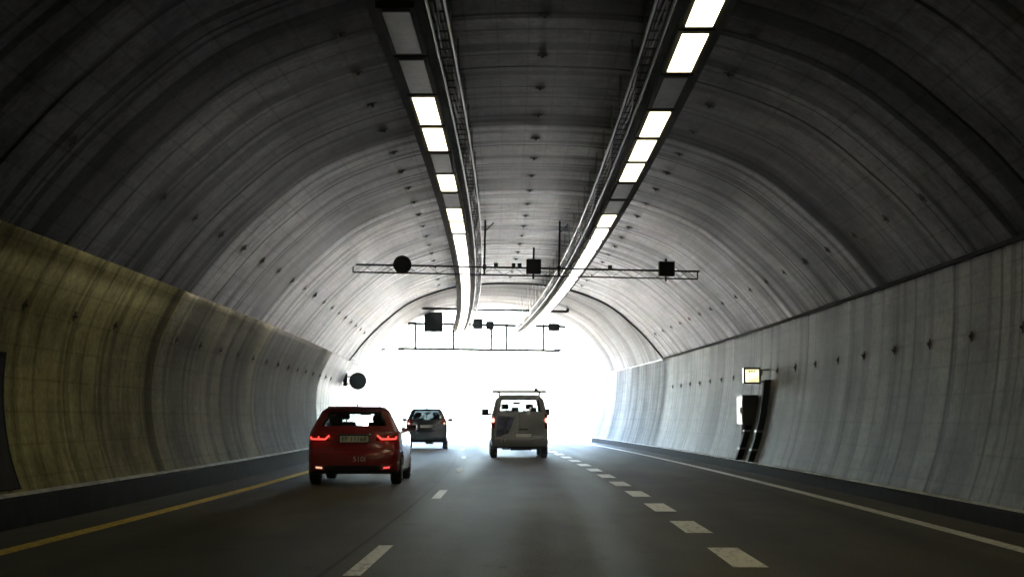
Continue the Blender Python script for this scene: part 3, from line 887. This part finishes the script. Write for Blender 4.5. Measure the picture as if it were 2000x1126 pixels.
    def rear_patch(s, quad, off=0.012, n=10, m=8, round_=0.0):
        """quad: four (x, z): bottom-left, bottom-right, top-right, top-left; a thin shell proud of the tail"""
        bm = bmesh.new(); g = {}
        for i in range(n + 1):
            for j in range(m + 1):
                u, v = i / n, j / m
                a = Vector(quad[0]).lerp(Vector(quad[1]), u); b = Vector(quad[3]).lerp(Vector(quad[2]), u); p = a.lerp(b, v)
                y = s.rear_y(p.x, p.y)
                edge = i in (0, n) or j in (0, m)
                g[i, j] = bm.verts.new((p.x, y + (0.01 if edge else -off), p.y))
        for i in range(n):
            for j in range(m): bm.faces.new((g[i, j], g[i + 1, j], g[i + 1, j + 1], g[i, j + 1]))
        return bm
    def rear_tube(s, pts_, r, off=0.02):
        bm = bmesh.new(); Q = []
        for a, b in zip(pts_[:-1], pts_[1:]):
            for k in range(5):
                t = k / 5; Q.append((a[0] + (b[0] - a[0]) * t, a[1] + (b[1] - a[1]) * t))
        Q.append(pts_[-1])
        tube(bm, [(x, s.rear_y(x, z) - off, z) for x, z in Q], r, 8)
        return bm
def wheel(root, x, y, r, wd):
    sx = 1 if x > 0 else -1
    bm = bmesh.new()
    lathe(bm, [(-wd / 2, r * 0.64), (-wd / 2 - 0.002, r * 0.8), (-wd / 2 + 0.015, r * 0.95), (-wd / 2 + 0.04, r), (wd / 2 - 0.04, r), (wd / 2 - 0.015, r * 0.95), (wd / 2 + 0.002, r * 0.8), (wd / 2, r * 0.64)], 40, 'X')
    o = obj('wheel', bm, M['rubber'], root, 'auto'); o.location = (x, y, r)
    bm = bmesh.new()
    lathe(bm, [(sx * (wd / 2 - 0.05), r * 0.66), (sx * (wd / 2 + 0.004), r * 0.66), (sx * (wd / 2 + 0.002), r * 0.58), (sx * (wd / 2 - 0.035), r * 0.55)], 40, 'X')
    for k in range(5):
        a = 2 * math.pi * k / 5
        box(bm, (sx * (wd / 2 - 0.015), math.cos(a) * r * 0.32, math.sin(a) * r * 0.32), (0.03, r * 0.62, r * 0.16), Matrix.Rotation(a, 3, 'X'), 0.004)
    lathe(bm, [(sx * (wd / 2 - 0.02), r * 0.16), (sx * (wd / 2 + 0.01), r * 0.14)], 16, 'X')
    obj('rim', bm, M['rim'], o, 'auto')
def seat(root, x, y, zb, h, wd=0.5, rec=0.18, name='seat', heads=(0,)):
    bm = bmesh.new()
    rm = Matrix.Rotation(rec, 3, 'X')
    box(bm, (x, y, zb + h / 2), (wd, 0.13, h), rm, 0.05)
    for hx in heads:
        box(bm, (x + hx, y - 0.02 - rec * (h / 2 + 0.1), zb + h + 0.13), (0.26, 0.10, 0.17), rm, 0.045)
        for e in (-0.06, 0.06): tube(bm, [(x + hx + e, y - rec * h / 2, zb + h - 0.03), (x + hx + e, y - rec * (h / 2 + .05) - 0.01, zb + h + 0.08)], 0.009, 6)
    box(bm, (x, y + 0.26, zb + 0.02), (wd, 0.5, 0.14), None, 0.04)
    return obj(name, bm, M['cloth'], root, 'auto')
def text(body, size, depth, mat, parent, m, name='lettering'):
    cu = bpy.data.curves.new(name, 'FONT'); cu.body = body; cu.size = size; cu.extrude = depth; cu.align_x = 'CENTER'; cu.align_y = 'CENTER'
    o = bpy.data.objects.new(name, cu); COL.objects.link(o)
    bpy.context.view_layer.update()
    me = bpy.data.meshes.new_from_object(o.evaluated_get(bpy.context.evaluated_depsgraph_get()))
    bpy.data.objects.remove(o)
    me.materials.clear(); me.materials.append(mat)
    o = bpy.data.objects.new(name, me); link(o, parent); o.matrix_local = m
    return o
def upright(x, y, z): return Matrix.Translation((x, y, z)) @ Matrix.Rotation(R_(90), 4, 'X')
def number_plate(root, hull, x, z, body, wd=0.52, hh=0.112):
    y = hull.rear_y(x, z) - 0.03
    bm = bmesh.new(); box(bm, (x, y, z), (wd, 0.02, hh), None, 0.006); p = obj('number_plate', bm, M['plate'], root)
    bm = bmesh.new(); box(bm, (x, y + 0.004, z), (wd + 0.03, 0.022, hh + 0.03)); obj('plate_frame', bm, M['trim'], p)
    if body: text(body, hh * 1.0, 0.002, M['trim'], p, upright(x, y - 0.0125, z - 0.002))
def mirror(root, sx, x, y, z, mat):
    bm = bmesh.new(); box(bm, (sx * x, y, z), (0.22, 0.10, 0.15), None, 0.04); box(bm, (sx * (x - 0.13), y + 0.03, z - 0.05), (0.12, 0.05, 0.05), None, 0.01)
    mm = obj('wing_mirror', bm, mat, root, 'auto')
    bm = bmesh.new(); box(bm, (sx * (x + 0.005), y - 0.052, z), (0.17, 0.008, 0.11), None, 0.003); obj('mirror_glass', bm, M['chrome'], mm)
def build(root, h, paint_, rear_tint, side_tint, lining=True):
    obj('body', h.bms['body'], paint_, root, 'auto')
    for k, mm in (('rear_window', rear_tint), ('windscreen', M['glass']), ('side_window', side_tint), ('side_window2', side_tint)):
        obj(k.rstrip('2'), h.bms[k], mm, root, True)
    if len(h.bms['trim'].faces): obj('lower_trim', h.bms['trim'], M['trim'], root, 'auto')
    obj('cabin_lining', h.bms['lining'], M['lining'], root, True)
def interior(root, ys, zf, h, wid, yr, yd, zd):
    for sx in (-1, 1): seat(root, sx * 0.37, ys, zf, h)
    seat(root, 0, yr, zf - 0.02, h - 0.06, wid, 0.2, 'rear_bench', (-0.42, 0.42))
    bm = bmesh.new(); box(bm, (0, yd, zd), (wid + 0.16, 0.5, 0.22), None, 0.06); obj('dashboard', bm, M['cloth'], root)
    bm = bmesh.new()
    n = 20; tube(bm, [(-0.37 + 0.18 * math.cos(2 * math.pi * k / n), yd - 0.33 + 0.05 * math.sin(2 * math.pi * k / n), zd + 0.02 + 0.17 * math.sin(2 * math.pi * k / n)) for k in range(n + 1)], 0.014, 6)
    obj('steering_wheel', bm, M['cloth'], root, True)
    bm = bmesh.new(); box(bm, (0.0, yd - 0.25, zd + 0.42), (0.22, 0.03, 0.07), None, 0.015); obj('inside_mirror', bm, M['cloth'], root)

# ---- red hatchback
def W_red(y, z):
    w = 0.885 - 0.022 * ((z - 0.62) / 0.45) ** 2 if z < 1.02 else 0.868 - (z - 1.02) * 0.52
    w -= 0.05 * max(0, (0.9 - y) / 0.9) ** 2 + 0.10 * max(0, (y - 3.2) / 1.1) ** 2
    return max(w, 0.3)
prof = [(0.20, 0.21), (0.06, 0.24), (0.0, 0.40), (0.02, 0.62), (0.10, 0.70), (0.14, 0.86), (0.16, 1.02), (0.26, 1.10), (0.42, 1.28), (0.52, 1.455), (0.46, 1.50), (0.75, 1.525), (1.5, 1.545), (2.1, 1.52), (2.6, 1.40), (3.15, 1.12), (3.35, 1.02), (3.9, 0.92), (4.2, 0.78), (4.3, 0.55), (4.28, 0.3), (4.1, 0.2), (2.2, 0.19)]
def sg_red(c, y, w):
    if 0.2 < y < 0.60 and 1.14 < c.z < 1.43 and abs(c.x) < w - 0.16: return 'rear_window'
    if 2.05 < y < 3.3 and 1.10 < c.z < 1.50 and abs(c.x) < w - 0.08: return 'windscreen'
def side_red(c):
    y, z = c.y, c.z
    top = 1.42 - max(0, 1.1 - y) * 0.35 - max(0, y - 2.25) * 0.62
    if 0.95 < y < 2.95 and 1.07 < z < top and not (1.88 < y < 1.98): return 'side_window'
def trim_red(c, kind):
    if c.z < 0.40 and c.y < 0.5 and (kind == 'strip') and abs(c.x) < 0.72: return 'trim'
    if c.z < 0.27: return 'trim'
h = Hull(prof, W_red, 0.09, (0.16, 0.28), (0.78, 3.42), 0.315, (0.75, 3.45, 0.66), sg_red, side_red, trim_red, 0.2)
red = thing('red_car', frame(29.3, -3.50), 'dark red hatchback with lit tail lights in the left lane', 'car')
M['red_paint'] = carpaint('dark_red_paint', (0.33, 0.014, 0.018))
build(red, h, M['red_paint'], M['glass'], M['tint'])
for sx in (-1, 1):
    for y in (0.78, 3.42): wheel(red, sx * 0.775, y, 0.315, 0.21)
    q = [(sx * 0.40, 0.86), (sx * 0.80, 0.84), (sx * 0.80, 0.99), (sx * 0.44, 0.955)]
    if sx < 0: q = [q[1], q[0], q[3], q[2]]
    tl = obj('tail_light', h.rear_patch(q, 0.014), M['red_lens'], red, True)
    bm = h.rear_tube([(sx * 0.455, 0.965), (sx * 0.53, 0.89), (sx * 0.80, 0.895), (sx * 0.81, 0.945)], 0.015, 0.035)
    b2 = h.rear_tube([(sx * 0.655, 0.895), (sx * 0.66, 0.95)], 0.013, 0.035)
    me_ = bpy.data.meshes.new('x'); b2.to_mesh(me_); b2.free(); bm.from_mesh(me_)
    obj('light_bar', bm, M['lamp_red'], tl, True)
    q = [(sx * 0.56, 0.315), (sx * 0.70, 0.325), (sx * 0.71, 0.37), (sx * 0.57, 0.36)]
    if sx < 0: q = [q[1], q[0], q[3], q[2]]
    bz = obj('reflector_housing', h.rear_patch([(q[0][0] - .05, .27), (q[1][0] + .05, .27), (q[2][0] + .05, .41), (q[3][0] - .05, .41)], 0.006), M['red_paint'], red, True)
    obj('reflector', h.rear_patch(q, 0.02), M['reflect_amber'] if sx < 0 else M['reflect_red'], bz, True)
    mirror(red, sx, 0.94, 2.72, 1.10, M['red_paint'])
number_plate(red, h, 0.02, 0.895, 'EF 11168', 0.54, 0.125)
bm = h.rear_patch([(-0.36, 0.965), (0.38, 0.965), (0.36, 1.0), (-0.34, 1.0)], 0.02, 8, 3); obj('boot_handle', bm, M['chrome'], red, True)
bm = h.rear_tube([(-0.80, 0.695), (-0.4, 0.688), (0.4, 0.688), (0.80, 0.695)], 0.006, -0.001); obj('bumper_seam', bm, M['trim'], red, True)
M['badge'] = simple('badge_silver', (0.75, 0.70, 0.66), 0.35)
text('510I', 0.14, 0.003, M['badge'], red, upright(0.13, h.rear_y(0.13, 0.50) - 0.006, 0.505), 'badge_lettering')
bm = bmesh.new(); box(bm, (0, 0.50, 1.515), (1.02, 0.30, 0.03), None, 0.012); obj('roof_spoiler', bm, M['red_paint'], red, 'auto')
bm = bmesh.new(); tube(bm, [(0, 0.95, 1.53), (0, 0.80, 1.60)], [0.018, 0.008], 8); obj('antenna', bm, M['trim'], red)
bm = bmesh.new(); tube(bm, [(0.1, 0.36, 1.14), (-0.25, 0.36, 1.16)], 0.012, 6); obj('wiper', bm, M['trim'], red)
interior(red, 1.95, 0.57, 0.66, 1.16, 1.05, 2.95, 0.98)
bm = bmesh.new(); box(bm, (0, 0.75, 1.05), (1.3, 0.6, 0.03), None, 0.01); obj('parcel_shelf', bm, M['cloth'], red)

# ---- dark blue hatchback farther ahead
def W_blue(y, z):
    w = 0.885 - 0.03 * ((z - 0.65) / 0.45) ** 2 if z < 1.05 else 0.862 - (z - 1.05) * 0.46
    w -= 0.04 * max(0, (0.9 - y) / 0.9) ** 2 + 0.10 * max(0, (y - 3.3) / 1.1) ** 2
    return max(w, 0.3)
prof = [(0.25, 0.27), (0.06, 0.30), (0.0, 0.45), (0.03, 0.68), (0.10, 0.76), (0.13, 1.0), (0.22, 1.14), (0.36, 1.42), (0.44, 1.55), (0.38, 1.59), (0.75, 1.615), (1.6, 1.63), (2.2, 1.60), (2.75, 1.44), (3.3, 1.14), (3.5, 1.05), (4.0, 0.95), (4.25, 0.8), (4.33, 0.55), (4.3, 0.33), (4.1, 0.26), (2.2, 0.25)]
def sg_blue(c, y, w):
    if 0.2 < y < 0.55 and 1.15 < c.z < 1.545 and abs(c.x) < w - 0.12: return 'rear_window'
    if 2.1 < y < 3.4 and 1.13 < c.z < 1.57 and abs(c.x) < w - 0.08: return 'windscreen'
def side_blue(c):
    y, z = c.y, c.z
    top = 1.50 - max(0, 1.0 - y) * 0.3 - max(0, y - 2.35) * 0.62
    if 0.75 < y < 3.05 and 1.10 < z < top and not (1.92 < y < 2.02): return 'side_window'
def trim_blue(c, kind):
    if c.z < 0.42 and c.y < 0.4 and kind == 'strip': return 'trim'
    if c.z < 0.31: return 'trim'
h = Hull(prof, W_blue, 0.09, (0.12, 0.28), (0.80, 3.45), 0.32, (0.8, 3.5, 0.7), sg_blue, side_blue, trim_blue, 0.25)
blue = thing('dark_car', frame(61.5, -3.12), 'dark blue black hatchback half hidden behind the red car', 'car')
M['blue_paint'] = carpaint('dark_blue_paint', (0.010, 0.013, 0.020))
M['dark_tint'] = glassmat('dark_window_glass', (0.035, 0.045, 0.05))
build(blue, h, M['blue_paint'], M['dark_tint'], M['dark_tint'])
for sx in (-1, 1):
    for y in (0.80, 3.45): wheel(blue, sx * 0.775, y, 0.32, 0.21)
    q = [(sx * 0.50, 0.98), (sx * 0.82, 0.96), (sx * 0.80, 1.20), (sx * 0.56, 1.18)]
    if sx < 0: q = [q[1], q[0], q[3], q[2]]
    tl = obj('tail_light', h.rear_patch(q, 0.014), M['red_lens'], blue, True)
    bm = bmesh.new(); x_ = sx * 0.745; bmesh.ops.create_uvsphere(bm, u_segments=12, v_segments=8, radius=0.045)
    bmesh.ops.translate(bm, verts=bm.verts[:], vec=(x_, h.rear_y(x_, 1.0) - 0.02, 1.01))
    obj('bulb', bm, M['lamp_pink'] if sx < 0 else M['reflect_amber'], tl, True)
    mirror(blue, sx, 0.99, 2.9, 1.14, M['blue_paint'])
number_plate(blue, h, 0.0, 0.90, None)
bm = bmesh.new(); tube(bm, [(0, 0.9, 1.61), (0, 0.74, 1.71)], [0.03, 0.01], 8); obj('antenna', bm, M['trim'], blue)
bm = bmesh.new(); tube(bm, [(0.0, 0.2, 1.16), (0.02, 0.3, 1.42)], 0.014, 6); obj('wiper', bm, M['trim'], blue)
bm = bmesh.new(); box(bm, (0.12, 0.5, 0.27), (0.34, 0.5, 0.13), None, 0.03); obj('exhaust', bm, M['trim'], blue)
interior(blue, 2.0, 0.62, 0.62, 1.2, 1.0, 3.05, 1.0)

# ---- silver grey van
def W_van(y, z):
    w = 0.945 - 0.02 * ((z - 0.8) / 0.5) ** 2 if z < 1.25 else 0.929 - (z - 1.25) * 0.24 - max(0, z - 1.7) ** 2 * 0.9
    w -= 0.03 * max(0, (0.8 - y) / 0.8) ** 2 + 0.10 * max(0, (y - 3.9) / 1.0) ** 2
    return max(w, 0.3)
prof = [(0.25, 0.30), (0.05, 0.33), (0.0, 0.42), (0.0, 0.62), (0.08, 0.68), (0.10, 1.2), (0.13, 1.40), (0.22, 1.80), (0.30, 1.93), (0.6, 1.965), (1.8, 1.98), (3.0, 1.95), (3.4, 1.84), (4.05, 1.32), (4.35, 1.16), (4.7, 1.02), (4.82, 0.8), (4.86, 0.5), (4.8, 0.32), (4.5, 0.27), (2.4, 0.27)]
def sg_van(c, y, w):
    if y < 0.28 and 1.43 < c.z < 1.83 and abs(c.x) < w - 0.17: return 'rear_window'
    if 3.25 < y < 4.2 and 1.30 < c.z < 1.88 and abs(c.x) < w - 0.06: return 'windscreen'
def side_van(c):
    y, z = c.y, c.z
    top = 1.78 - max(0, y - 3.2) * 0.72
    if 2.45 < y < 3.95 and 1.27 < z < top: return 'side_window'
    if 0.45 < y < 2.3 and 1.33 < z < 1.76: return 'side_window'
def trim_van(c, kind):
    if c.z < 0.36: return 'trim'
h = Hull(prof, W_van, 0.13, (0.07, 0.35), (1.0, 4.0), 0.34, (0.9, 4.0, 0.95), sg_van, side_van, trim_van, 0.27)
van = thing('silver_van', frame(48.5, 0.22), 'grey passenger van with roof bar in the middle lane', 'van')
M['van_paint'] = carpaint('silver_grey_paint', (0.26, 0.26, 0.25), 0.35)
M['smoked'] = glassmat('smoked_window_glass', (0.35, 0.40, 0.40))
build(van, h, M['van_paint'], M['smoked'], M['tint'])
for sx in (-1, 1):
    for y in (1.0, 4.0): wheel(van, sx * 0.825, y, 0.335, 0.22)
    q = [(sx * 0.80, 0.90), (sx * 0.915, 0.90), (sx * 0.905, 1.36), (sx * 0.82, 1.36)]
    if sx < 0: q = [q[1], q[0], q[3], q[2]]
    tl = obj('tail_light', h.rear_patch(q, 0.02, 4, 10), M['red_lens'], van, True)
    bm = bmesh.new(); x_ = sx * 0.865; bmesh.ops.create_uvsphere(bm, u_segments=14, v_segments=8, radius=0.065)
    bmesh.ops.transform(bm, matrix=Matrix.Translation((x_, h.rear_y(x_, 1.15) - 0.02, 1.16)) @ Matrix.Diagonal((0.8, 0.4, 1.2, 1)), verts=bm.verts[:])
    obj('bulb', bm, M['lamp_pink'], tl, True)
bm = bmesh.new(); box(bm, (-1.09, 3.55, 1.42), (0.24, 0.12, 0.22), None, 0.04); box(bm, (-0.96, 3.6, 1.36), (0.12, 0.06, 0.06)); obj('wing_mirror', bm, M['trim'], van, 'auto')
bm = bmesh.new(); box(bm, (1.05, 3.55, 1.42), (0.22, 0.12, 0.22), None, 0.04); box(bm, (0.96, 3.6, 1.36), (0.12, 0.06, 0.06)); obj('wing_mirror', bm, M['trim'], van, 'auto')
bm = h.rear_patch([(-0.80, 0.60), (-0.36, 0.74), (-0.10, 1.30), (-0.74, 1.34)], 0.006, 12, 12)
M['blue_print'] = simple('dark_blue_advert_print', (0.06, 0.07, 0.13), 0.35, var=0.8, scale=4)
tag(obj('advert_print', bm, M['blue_print'], van, True), 'dark blue printed graphic on the left rear door')
bm = h.rear_patch([(-0.06, 0.86), (0.30, 0.86), (0.30, 0.91), (-0.06, 0.91)], 0.02, 6, 3); obj('door_handle', bm, M['trim'], van, True)
bm = h.rear_tube([(-0.88, 0.655), (-0.4, 0.65), (0.4, 0.65), (0.88, 0.655)], 0.008, 0.0); obj('bumper_seam', bm, M['trim'], van, True)
for x_ in (-0.60, -0.48):
    text('1', 0.16, 0.003, M['plate'], van, upright(x_, h.rear_y(x_, 0.54) - 0.012, 0.54))
number_plate(van, h, 0.12, 0.70, None)
bm = h.rear_tube([(0.0, 0.66), (0.0, 1.0), (0.0, 1.38)], 0.007, 0.0); obj('door_seam', bm, M['trim'], van)
bm = bmesh.new(); box(bm, (0.27, h.rear_y(0.27, 1.40) - 0.02, 1.40), (0.10, 0.03, 0.10), None, 0.008); tag(obj('sticker', bm, M['plate'], van), 'small white square sticker under the rear window')
bm = bmesh.new(); tube(bm, [(-0.2, h.rear_y(-0.2, 1.42) - 0.03, 1.42), (-0.45, h.rear_y(-0.45, 1.5) - 0.02, 1.47)], 0.012, 6); obj('wiper', bm, M['trim'], van)
bm = bmesh.new()
tube(bm, [(-0.90, 0.75, 2.045), (0.90, 0.75, 2.045)], 0.04, 8)
for sx in (-1, 1): box(bm, (sx * 0.66, 0.75, 1.97), (0.07, 0.10, 0.16), None, 0.01)
rk = obj('roof_rack', bm, M['trim'], van)
bm = bmesh.new(); lathe(bm, [(2.06, 0.07), (2.12, 0.07), (2.15, 0.05)], 14, 'Z', (0.56, 0.75, 0)); obj('beacon', bm, M['trim'], rk, 'auto')
bm = bmesh.new()
tube(bm, [(-0.3, 0.3, 0.3), (0.3, 0.3, 0.3)], 0.06, 10); box(bm, (0.15, 0.6, 0.29), (0.5, 0.5, 0.1), None, 0.03); box(bm, (-0.45, 0.2, 0.30), (0.25, 0.3, 0.06), None, 0.02); box(bm, (0.5, 0.2, 0.30), (0.25, 0.3, 0.06), None, 0.02)
obj('underbody', bm, M['trim'], van)
for sx in (-1, 1): seat(van, sx * 0.42, 3.0, 0.85, 0.62)
seat(van, 0.2, 2.0, 0.85, 0.50, 1.0, 0.12, 'rear_bench', (-0.3, 0.3))
bm = bmesh.new(); box(bm, (0, 3.9, 1.2), (1.5, 0.5, 0.25), None, 0.06); obj('dashboard', bm, M['cloth'], van)
bm = bmesh.new(); box(bm, (0, 3.55, 1.72), (0.24, 0.03, 0.07), None, 0.015); obj('inside_mirror', bm, M['cloth'], van)

# ------------------------------------------------------------------ thin haze added to stand in for lens bloom
bm = bmesh.new(); box(bm, (0, 350, 4.5), (3400, 1900, 12.5))
hm = bpy.data.materials.new('bloom_haze'); hm.use_nodes = True
ht = hm.node_tree; ht.nodes.remove(ht.nodes['Principled BSDF'])
pvn = ht.nodes.new('ShaderNodeVolumePrincipled')
pvn.inputs['Color'].default_value = (0.86, 0.88, 0.92, 1); pvn.inputs['Density'].default_value = 0.0002; pvn.inputs['Anisotropy'].default_value = 0.85
ht.links.new(pvn.outputs[0], [n for n in ht.nodes if n.type == 'OUTPUT_MATERIAL'][0].inputs['Volume'])
tag(obj('bloom_volume', bm, hm), 'thin pale haze standing in for lens bloom at the exit', kind='stuff')

red.scale = (1.05, 1.03, 1.015)
blue.scale = (1.0, 1.0, 1.06)
van.scale = (1.01, 1.0, 1.07)
